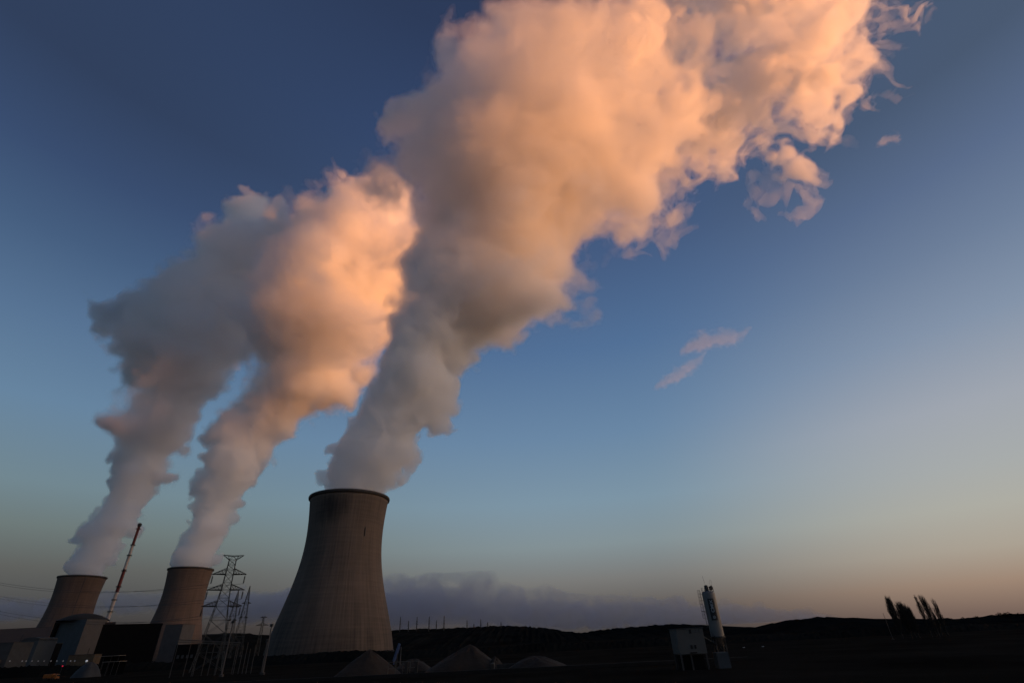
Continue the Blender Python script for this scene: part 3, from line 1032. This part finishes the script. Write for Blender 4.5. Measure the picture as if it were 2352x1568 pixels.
# blue conveyor
lo, hi = at(*zD(132, 742), 215), at(*zD(206, 558), 215)
root = empty('conveyor', (lo.x, 215, 0), 'blue inclined conveyor belt at the right foot of the nearest cooling tower', 'conveyor')
q = hi - Vector((lo.x, 215, 0)); p = Vector((0, 0, max(.8, lo.z - 1)))
mb = MB()
for s in (-.6, .6):
    mb.bar(p + Vector((0, s, 0)), q + Vector((0, s, 0)), .22, n=4).bar(p + Vector((0, s, -.8)), q + Vector((0, s, -.8)), .14, n=4)
    for k in range(10):
        mb.bar(p.lerp(q, k / 10) + Vector((0, s, 0)), p.lerp(q, (k + .5) / 10) + Vector((0, s, -.8)), .07, n=3)
mb.done('frame', M_conv, root)
mb = MB(); mb.bar(p + Vector((-.1, 0, .35)), q + Vector((-.1, 0, .35)), .45, n=6); mb.done('belt', M_conv, root)
for f in (.25, .65):
    c = p.lerp(q, f)
    MB().bar((c.x, 0, 0), (c.x, 0, c.z - .7), .15, n=5).done('trestle', M_dark, root)
pt = at(*zD(226, 585), 205)
root = empty('marker_pole', (pt.x, 205, 0), 'slim pale pole right of the blue conveyor', 'pole')
MB().bar((0, 0, 0), (0, 0, pt.z), .2, .14, 8).done('shaft', M_pale, root)
MB().box((0, 0, .25), (.9, .9, .5), 0, .05).done('footing', M_dark, root)

# ------------------------------------------------------------------ silo
DS = 135.0
tS = at(*zE(930, 318), DS)
SX = tS.x
def zs_(row):
    return zat(row, SX, DS, zE)
root = empty('cement_silo', (SX, DS, 0), 'white cement silo on dark legs with a black vertical sign', 'silo')
k = 0.588 / 3.508
zt_, zb2 = zs_(318), zs_(935)
rS = 86 * k * mpp((SX, DS, (zt_ + zb2) / 2))
MB().lathe([(zb2, rS), (zb2 + (zt_ - zb2) * .5, rS), (zt_ - .45, rS), (zt_ - .12, rS * .96), (zt_ + .12, rS * .82), (zt_ + .25, rS * .3), (zt_ + .26, .02)], 48, cap0=False).done('tank', M_silo, root, True)
zc = zs_(1065)
MB().lathe([(zc, rS * .22), (zb2 + .02, rS * .985)], 40, cap0=True).done('hopper_cone', pbr('weathered cone', (.11, .085, .07), .7, .3, 1.0), root, True)
MB().lathe([(zb2 - .12, rS + .02), (zb2 - .12, rS + .12), (zb2 + .12, rS + .12), (zb2 + .12, rS + .02)], 40).done('skirt_ring', M_dark, root)
for k4 in range(4):
    a = math.pi / 4 + k4 * math.pi / 2
    MB().bar((rS * 1.0 * math.cos(a), rS * 1.0 * math.sin(a), zb2 + .3), (rS * 1.05 * math.cos(a), rS * 1.05 * math.sin(a), 0), .13, n=6).done('leg', M_dark, root)
br = MB()
for k4 in range(4):
    a, b = math.pi / 4 + k4 * math.pi / 2, math.pi / 4 + (k4 + 1) * math.pi / 2
    A = lambda t, z: (rS * 1.03 * math.cos(t), rS * 1.03 * math.sin(t), z)
    br.bar(A(a, zb2 - .1), A(b, zb2 * .5), .05, n=4).bar(A(b, zb2 - .1), A(a, zb2 * .5), .05, n=4).bar(A(a, zb2 * .5), A(b, zb2 * .5), .05, n=4)
br.done('cross_bracing', M_dark, root)
# dust filter on the roof
fx = -rS * .12
zf = zs_(232)
MB().lathe([(zt_ + .1, rS * .33), (zf - .35, rS * .30), (zf - .1, rS * .30), (zf + .1, rS * .22), (zf + .15, .02)], 20, (fx, 0)).done('dust_filter', M_dark, root, True)
# railing round the roof
rl = MB()
rr = rS * .93
for kk in range(14):
    a = 2 * math.pi * kk / 14
    b = 2 * math.pi * (kk + 1) / 14
    rl.bar((rr * math.cos(a), rr * math.sin(a), zt_ - .1), (rr * math.cos(a), rr * math.sin(a), zt_ + 1.0), .025, n=4)
    if 4 <= kk % 14 <= 8: continue
    for hz_ in (.5, 1.0):
        rl.bar((rr * math.cos(a), rr * math.sin(a), zt_ + hz_), (rr * math.cos(b), rr * math.sin(b), zt_ + hz_), .022, n=4)
rl.done('roof_railing', M_dark, root)
# relief valve cluster and antennas at the right of the roof
vb = MB()
vb.box((rS * .52, -.1, zt_ + .75), (.5, .5, .9), .2, .06).box((rS * .78, 0, zt_ + .9), (.28, .4, .8), 0, .05).bar((rS * .55, 0, zt_ + 1.2), (rS * .85, 0, zt_ + 1.3), .09, n=6)
vb.done('relief_valve', M_dark, root)
an = MB()
an.bar((fx - .05, 0, zf), (fx - .35, 0, zs_(95)), .022, n=4).bar((rS * .62, 0, zt_ + 1.1), (rS * .60, 0, zs_(168)), .02, n=4).bar((rS * .86, 0, zt_ + 1.1), (rS * .92, 0, zs_(150)), .022, n=4).bar((rS * .56, 0, zs_(168)), (rS * .9, 0, zs_(165)), .018, n=4)
an.done('antenna', M_dark, root)
# ladder with safety cage on the left
ld_ = MB()
lx0 = -rS - .42
zl0, zl1 = zs_(790), zs_(292)
for s in (-.2, .2):
    ld_.bar((lx0, s, zl0), (lx0, s, zl1), .03, n=4)
for kk in range(int((zl1 - zl0) / .3)):
    ld_.bar((lx0, -.2, zl0 + kk * .3), (lx0, .2, zl0 + kk * .3), .02, n=4)
for kk in range(6):
    z = zl0 + (zl1 - zl0) * (kk + .3) / 6
    ld_.bar((lx0, 0, z), (-rS + .05, 0, z), .04, n=4)
ladder = ld_.done('ladder', M_steel, root)
cg = MB()
for kk in range(9):
    z = zl0 + 1.8 + (zl1 - zl0 - 1.8) * kk / 8
    pts_ = [(lx0 - .62 * math.sin(t) , .36 * math.cos(t), z) for t in np.linspace(0, math.pi, 7)]
    for u, v in zip(pts_[:-1], pts_[1:]): cg.bar(u, v, .022, n=4)
for t in np.linspace(.5, math.pi - .5, 4):
    cg.bar((lx0 - .62 * math.sin(t), .36 * math.cos(t), zl0 + 1.8), (lx0 - .62 * math.sin(t), .36 * math.cos(t), zl1), .018, n=4)
cg.done('safety_cage', M_steel, ladder)
MB().box((-rS - .55, 0, zs_(577)), (.75, .7, .08)).done('rest_platform', M_dark, root)
# sign: curved black panel with letters read upwards, disc emblem below
def cyl(a, z, r): return (r * math.sin(a), -r * math.cos(a), z)
asx = math.atan2(SX, DS)
z_s1, z_s0 = zs_(412), zs_(708)
a_w = 0.47
a0 = math.asin(.13) - asx
mb = MB()
N = 10
vs_ = []
for i in range(N + 1):
    a = a0 - a_w + 2 * a_w * i / N
    vs_.append((cyl(a, z_s0, rS + .05), cyl(a, z_s1, rS + .05), cyl(a, z_s1, rS + .005), cyl(a, z_s0, rS + .005)))
flat_ = [p for q in vs_ for p in q]
fc = []
for i in range(N):
    b0, b1 = 4 * i, 4 * i + 4
    fc += [(b0, b1, b1 + 1, b0 + 1), (b0 + 1, b1 + 1, b1 + 2, b0 + 2), (b0 + 3, b0, b1, b1 + 3)[::-1]]
fc += [(0, 1, 2, 3), (4 * N + 3, 4 * N + 2, 4 * N + 1, 4 * N)]
sign = mb.poly(flat_, fc).done('sign_panel', M_sign, root)
cv = bpy.data.curves.new('lettering', 'FONT')
cv.body = 'CMIX'
cv.size = 1.0
cv.align_x, cv.align_y = 'CENTER', 'CENTER'
cv.offset = .018
tmp = bpy.data.objects.new('tmp', cv)
COL.objects.link(tmp)
bpy.context.view_layer.update()
me = bpy.data.meshes.new_from_object(tmp.evaluated_get(bpy.context.evaluated_depsgraph_get()))
bpy.data.objects.remove(tmp)
bm = bmesh.new(); bm.from_mesh(me)
bmesh.ops.subdivide_edges(bm, edges=[e for e in bm.edges if e.calc_length() > .2], cuts=2)
xs_ = [v.co.x for v in bm.verts]; ys_ = [v.co.y for v in bm.verts]
len_w = zs_(428) - zs_(600)
wid = 2 * a_w * rS * .48
for v in bm.verts:
    u = (v.co.x - min(xs_)) / (max(xs_) - min(xs_))
    w_ = (v.co.y - (min(ys_) + max(ys_)) / 2) / (max(ys_) - min(ys_))
    a = a0 - w_ * wid / rS
    v.co = cyl(a, zs_(600) + u * len_w, rS + .075)
bm.to_mesh(me); bm.free()
link_mesh('lettering', me, M_ltr, sign)
mb = MB()
zc_, re = zs_(664), .30
for ro, ri in ((1.0, .74), (.5, .26)):
    ring = [[cyl(a0 + re * q * math.cos(t) / rS, zc_ + re * q * math.sin(t), rS + .075) for q in (ri, ro)] for t in np.linspace(0, 2 * math.pi, 25)[:-1]]
    mb.poly([p for q in ring for p in q], [(2 * i, 2 * i + 1, (2 * i + 3) % 48, (2 * i + 2) % 48) for i in range(24)])
mb.done('emblem', M_ltr, sign)
# discharge screw from tank to the mixer house
mb = MB()
e0, e1 = at(*zE(872, 932), DS - 2), at(*zE(1105, 1062), DS)
mb.bar(e0 - Vector((SX, DS, 0)), e1 - Vector((SX, DS, 0)), .13, n=8)
mb.done('screw_conveyor', M_steel, root)
p0, p1 = at(*zE(1036, 1145), DS - 3), at(*zE(1206, 1145), DS - 3)
rt2 = empty('batch_container', ((p0.x + p1.x) / 2, DS - 2, 0), 'grey steel container on the ground under the silo', 'container')
wc, hc = p1.x - p0.x, p0.z
MB().box((0, 0, hc / 2), (wc, 2.4, hc), 0, .04).done('body', M_blue, rt2)
mb = MB()
for f in np.linspace(-.46, .46, 12): mb.box((f * wc, -1.215, hc / 2), (.07, .05, hc * .9))
mb.done('corrugation', M_blue, rt2)
for f in (-.48, .48): MB().box((f * wc, -1.22, hc / 2), (.12, .08, hc)).done('corner_post', M_dark, rt2)

# mixer house
q0, q1, q2 = at(*zE(487, 822), DS - 4), at(*zE(856, 822), DS - 4), at(*zE(915, 1157), DS - 4)
w, zt2, zb3 = q1.x - q0.x, q0.z * .5 + q1.z * .5, q2.z
root = empty('mixer_house', ((q0.x + q1.x) / 2, DS - 1, 0), 'pale boxy mixer house raised on legs left of the silo', 'building')
M_mix = pbr('dull white cladding', (.056, .06, .06), .7, .1, .4)
MB().box((0, 0, (zt2 + zb3) / 2), (w, 6, zt2 - zb3), 0, .05).done('wall', M_mix, root)
MB().box((0, 0, zt2 + .08), (w + .3, 6.3, .15), 0, .03).done('roof', M_grey, root)
kx = w / (856 - 487.0)
kz = (zt2 - zb3) / (1157 - 822.0)
def opening(nm, x0, x1, y0, y1, xs0=487):
    # columns of the picture lean; measure x along the wall at that height
    f = ((y0 + y1) / 2 - 822) / 335.0
    xl = 487 + 56 * f
    X0, X1 = -w / 2 + (x0 - xl) * kx, -w / 2 + (x1 - xl) * kx
    Z1, Z0 = zt2 - (y0 - 822) * kz, zt2 - (y1 - 822) * kz
    fr = MB().box(((X0 + X1) / 2, -3.02, (Z0 + Z1) / 2), (X1 - X0, .10, Z1 - Z0), 0, .01).done(nm, M_dark, root)
    MB().box(((X0 + X1) / 2, -3.075, (Z0 + Z1) / 2), ((X1 - X0) * .8, .02, (Z1 - Z0) * .86)).done('pane', M_glass, fr)
opening('window', 668, 700, 830, 888)
opening('window', 684, 716, 1038, 1090)
opening('window', 734, 764, 1038, 1090)
opening('hatch', 672, 776, 1131, 1150)
mb = MB()
for x, l_ in ((750, 45), (800, 50)):
    f = (x - 487) * kx - w / 2
    mb.box((f, -3.02, zt2 - l_ * kz / 2 - .15), (.09, .06, l_ * kz))
mb.done('rain_pipe', M_dark, root)
for sx in (-.46, -.1, .46):
    for sy in (-2.6, 2.6):
        MB().box((sx * w, sy, zb3 / 2), (.35, .35, zb3)).done('leg', M_dark, root)
MB().box((0, .4, zb3 * .45), (w * .8, 4.2, zb3 * .9)).done('lower_hopper', M_black, root)

# lamp and stub far right on the hillside road
for (x, y, nm) in ((1455, 1212, 'left of two beyond the silo'), (1728, 1238, 'right of two beyond the silo')):
    p = at(*zE(x, y), 260)
    root = empty('street_lamp', (p.x, 260, 0), f'dim street lamp, {nm}', 'lamp', 'dim street lamps beyond the silo')
    MB().bar((0, 0, 0), (0, 0, max(.5, p.z)), .1, n=6).done('post', M_dark, root)
    MB().box((0, -.2, max(.6, p.z + .1)), (.9, .5, .18), 0, .04).done('lamp_head', M_lamp, root)

# quay edge in the foreground
mb = MB()
mb.box((0, 0, .45), (420, .8, .9), 0, .06)
o = mb.done('quay_wall', pbr('quay concrete', (.006, .006, .006), .9, .4, .2))
o.location = (-150, 160, 0)
tag(o, 'low dark quay wall running along the near edge of the yard', 'wall')

# ------------------------------------------------------------------ poplars
def poplar_meshes(seed, H, Wd, dense):
    rnd = random.Random(seed)
    tr = MB()
    tr.bar((0, 0, 0), (0, 0, H * .5), .38, .24, 7).bar((0, 0, H * .5), (rnd.uniform(-.2, .2), 0, H * .97), .24, .04, 6)
    cr = MB()
    n = int(150 * dense)
    for i in range(n):
        z0 = H * rnd.uniform(.10, .86)
        a = rnd.uniform(0, 2 * math.pi)
        env = Wd * (math.sin(math.pi * min(1, (z0 / H) * .92 + .12)) ** .6)
        ln = H * rnd.uniform(.12, .30) * (1.1 - z0 / H * .5)
        rr_ = env * rnd.uniform(.45, 1.0)
        p = Vector((0, 0, z0))
        k1 = Vector((rr_ * .6 * math.cos(a), rr_ * .6 * math.sin(a), z0 + ln * .30))
        k2 = Vector((rr_ * math.cos(a), rr_ * math.sin(a), min(H, z0 + ln)))
        cr.bar(p, k1, .10, .07, 3).bar(k1, k2, .07, .025, 3)
        for j in range(5):
            t = rnd.uniform(.1, 1)
            s = k1.lerp(k2, t)
            e = s + Vector((rnd.uniform(-.45, .45), rnd.uniform(-.45, .45), rnd.uniform(.9, 2.4)))
            cr.bar(s, e, .045, .02, 3)
    return tr, cr
POP = [((562, 122), (655, 440), 1.5, 1.3, 'tallest poplar, left end of the dark clump on the right'), ((705, 196), (735, 440), 1.7, 1.5, 'bushy poplar in the middle of the dark clump'), ((768, 225), (815, 440), 1.5, 1.5, 'shorter poplar, third of the dark clump'),
       ((830, 258), (890, 440), 1.2, 1.0, 'shortest poplar at the right end of the dark clump'), ((934, 118), (1040, 420), .8, .55, 'thin poplar, left of the middle group of three'), ((994, 110), (1080, 420), 1.2, .75, 'poplar in the centre of the middle group of three'),
       ((1030, 118), (1130, 420), 1.2, .8, 'poplar at the right of the middle group of three'), ((1155, 142), (1290, 430), 1.0, .75, 'lone slender poplar farthest right'), ((1158, 322), (1172, 420), .6, .4, 'stubby young poplar between the middle group and the lone one')]
for i, (tp, bs, wd, dn, nm) in enumerate(POP):
    D = 300.0 + (i % 3) * 9
    t = at(*zF(*tp), D)
    root = empty('poplar_tree', (t.x, D, 0), nm, 'tree', 'bare poplars on the right')
    tr, cr = poplar_meshes(40 + i, t.z, wd * 1.6, dn * (1.35 if i < 4 else 0.85))
    tr.done('trunk', M_bark, root)
    cr.done('crown', M_bark, root)
# the leaning bare pole left of them
a = at(*zF(500, 308), 290)
root = empty('flag_pole', (a.x, 290, 0), 'thin bare pole left of the dark poplar clump', 'pole')
MB().bar((0, 0, 0), (0, 0, a.z), .12, .07, 6).done('shaft', M_dark, root)
MB().box((0, 0, .2), (.8, .8, .4), 0, .05).done('footing', M_dark, root)
# round hillside trees on the near ridge skyline
def round_tree(px, py, rpx, D, seed, label):
    c = at(px, py, D)
    s = rpx * mpp(c)
    rnd = random.Random(seed)
    root = empty('hillside_tree', (c.x, D, 0), label, 'tree', 'trees on the near ridge')
    MB().bar((0, 0, 0), (0, 0, c.z), .6, .35, 6).done('trunk', M_bark, root)
    mb = MB()
    for k in range(420):
        v = Vector((rnd.gauss(0, 1), rnd.gauss(0, 1), rnd.gauss(0, .8))).normalized() * (s * rnd.uniform(.35, 1.05) ** .6)
        v.z = v.z * .8
        p = Vector((0, 0, c.z)) + v
        q = [p + Vector((rnd.uniform(-1, 1), rnd.uniform(-1, 1), rnd.uniform(-1, 1))) * s * .17 for _ in range(3)]
        mb.bm.faces.new([mb.bm.verts.new(x) for x in q])
    mb.done('crown', M_wood, root)
RT = [(1948, 1424, 4, 'small pointed tree on the near ridge left of the poplars'), (1972, 1428, 5, 'round tree on the ridge, first left of the poplar clump'), (1992, 1427, 6, 'larger round tree on the ridge left of the thin bare pole'), (2013, 1428, 5, 'round tree just behind the thin bare pole'),
      (2184, 1423, 5, 'low round tree on the ridge right of the lone poplar'), (2212, 1420, 4, 'small tree on the ridge midway to the right edge'), (2243, 1419, 6, 'broad low tree on the ridge near the flat topped wood'), (2298, 1414, 9, 'big round tree starting the flat topped wood at right'),
      (2316, 1413, 9, 'big round tree in the middle of the flat topped wood'), (2344, 1413, 8, 'feathery tree at the right edge of the picture')]
for i, (x, y, r, nm) in enumerate(RT):
    round_tree(x, y, r, 1150, 70 + i, nm)

# ------------------------------------------------------------------ steam plumes and clouds
DRAFT = 1.0
def T(pts, D, fl=1.0):
    return [(a[0], a[1], a[2], (a[3] if len(a) > 3 else D), (a[4] if len(a) > 4 else fl)) for a in pts]

P1 = [
  T([(806, 1150, 78), (826, 1100, 73), (866, 1045, 82), (905, 980, 76), (942, 905, 88), (974, 830, 104), (1006, 765, 118), (1056, 690, 132),
     (1088, 610, 150), (1135, 520, 178), (1190, 430, 228), (1230, 345, 262), (1320, 265, 265, 590, .75), (1450, 190, 255, 580, .55), (1580, 110, 250, 570, .4), (1690, 10, 235, 560, .35), (1790, -140, 230, 555, .35)], D1),
  T([(880, 1040, 60), (785, 1066, 38)], D1), T([(880, 1040, 60), (940, 1028, 42)], D1),
  T([(1250, 400, 195), (1375, 430, 150), (1452, 490, 84)], D1, .8),
  T([(1480, 260, 190, 580), (1640, 230, 175, 570), (1800, 150, 165, 560), (1910, 50, 115, 555)], D1, .28),
  T([(1480, 320, 135), (1590, 355, 62)], D1, .6),
  T([(1660, 270, 100, 570), (1775, 280, 80, 565), (1870, 300, 38, 560)], D1, .35),
  T([(1770, 290, 65, 570), (1735, 395, 54, 570), (1768, 432, 26, 570)], D1, .35),
  T([(1840, 165, 115, 560), (1955, 130, 58, 555), (2000, 70, 36, 555)], D1, .28),
  T([(1190, 210, 150), (1170, 110, 92), (1195, 40, 60)], D1, .6),
  T([(1040, 330, 120), (945, 300, 62)], D1, .7),
]
P2 = [
  T([(441, 1310, 43), (449, 1280, 43), (480, 1214, 45), (512, 1139, 48), (550, 1064, 61), (578, 989, 69), (634, 914, 80), (684, 839, 106), (722, 755, 160),
     (775, 660, 168), (825, 560, 140, 1180), (858, 490, 95, 1180), (890, 450, 60, 1180)], D2),
  T([(790, 560, 110), (815, 445, 40)], D2), T([(700, 880, 80), (780, 880, 50)], D2),
  T([(740, 560, 90), (740, 490, 45)], D2), T([(860, 620, 100), (930, 600, 80), (1000, 560, 70)], D2),
]
P3 = [
  T([(197, 1328, 40), (203, 1289, 43), (245, 1214, 49), (279, 1139, 43), (306, 1064, 54), (344, 989, 71), (384, 914, 78), (402, 858, 92), (428, 800, 106), (475, 720, 105, 1165),
     (540, 620, 105, 1200), (577, 550, 86, 1235, .7), (562, 486, 52, 1240, .6)], 1125),
  T([(420, 780, 100), (365, 722, 72), (305, 695, 48), (240, 702, 40)], 1165), T([(520, 640, 100, 1200), (645, 560, 80, 1215)], 1200),
  T([(570, 580, 70), (500, 560, 34)], 1238), T([(340, 800, 55), (318, 870, 30)], 1135), T([(370, 715, 55), (420, 670, 55), (490, 640, 60)], 1270),
]
def erode1(org, h, shape):
    x = (org[0] + h * np.arange(shape[0]))[:, None, None]
    return np.clip((x - 130) / 260.0, 0, 1).astype(np.float32)
def shells(nm, d, low):
    return [(-0.07, steam_mat(nm + ' wisp', d[0]), None), (0.0, steam_mat(nm + ' thin', d[1]), None), (0.10, steam_mat(nm, d[2]), None),
            (0.28, steam_mat(nm + ' dense', d[3]), None), (0.06, steam_mat(nm + ' fresh', d[4]), low)]
SH1 = shells('steam', (0.003, 0.008, 0.018, 0.026, 0.05), (90.0, 420.0))
SH2 = shells('far steam', (0.0025, 0.007, 0.016, 0.024, 0.04), (190.0, 650.0))
plume('steam_plume', P1, 3.7 * DRAFT, 11, SH1, 'huge steam plume rising from the nearest cooling tower and drifting right', 155.0, erode=erode1, ztop=1500.0, crumbs=900, mouth=(X1, Y1, 39.0))
plume('steam_plume', P2, 4.1 * DRAFT, 5, SH2, 'sunlit orange steam plume rising from the cooling tower beside the pylon', 155.0, mouth=(C2.x, C2.y, 37.0))
plume('steam_plume', P3, 4.1 * DRAFT, 8, SH2, 'grey steam plume rising from the leftmost cooling tower', 155.0, mouth=(C3.x, C3.y, 38.0))

# wisps torn off the plume, and the cloud bank over the hills
WS = [(-0.55, steam_mat('wisp steam', 0.0012), None), (-0.22, steam_mat('wisp steam core', 0.002), None), (0.1, steam_mat('wisp steam dense', 0.0038), None)]
def wisp(pts, h, seed, label, D=1600, rough=1.9):
    plume('wisp_cloud', [T(p, D, 1.2) for p in pts], h, seed, WS, label, None, rough=rough, steep=0.0, cat='cloud', group='small loose clouds')
wisp([[(1570, 812, 7), (1600, 797, 12), (1630, 788, 15), (1665, 777, 11), (1700, 765, 6), (1728, 756, 4)]], 4.5, 31, 'upper, brightest pink wisp of cloud in the blue sky right of the plumes')
wisp([[(1502, 890, 6), (1525, 872, 11), (1550, 857, 14), (1580, 842, 12), (1610, 826, 8), (1640, 812, 4)]], 4.5, 35, 'lower, slanting pink wisp of cloud in the blue sky right of the plumes')
wisp([[(2024, 333, 9), (2038, 322, 10), (2050, 310, 6)]], 5.0, 33, 'tiny lone pink puff beyond the right tip of the huge plume')
CB = [(-0.08, steam_mat('cloud bank', 0.0014, .2, (.56, .62, .76)), None), (0.06, steam_mat('cloud bank core', 0.0034, .2, (.56, .62, .76)), None)]
def bank(pts, seed, label, h=16):
    plume('cloud_bank', [T(p, 3100, f) for p, f in pts], h, seed, CB, label, 40.0, crumbs=60, rough=1.5, steep=0.0, cat='cloud', group='cloud banks low over the hills')
bank([([(820, 1400, 52), (980, 1386, 56), (1110, 1390, 46), (1250, 1408, 38), (1400, 1408, 34), (1550, 1410, 33), (1700, 1416, 27), (1850, 1421, 20), (1950, 1424, 10)], 1.5), ([(930, 1345, 16), (1010, 1328, 15), (1110, 1336, 15), (1250, 1362, 11), (1370, 1368, 10), (1520, 1384, 11), (1600, 1396, 9)], 1.5)], 41, 'long blue grey cloud bank tapering from the nearest tower to beyond the silo')
bank([([(-60, 1400, 30), (120, 1402, 22), (330, 1385, 18), (560, 1392, 36), (660, 1386, 38), (760, 1380, 38)], 1.5)], 43, 'blue grey cloud bank behind the left and middle towers')
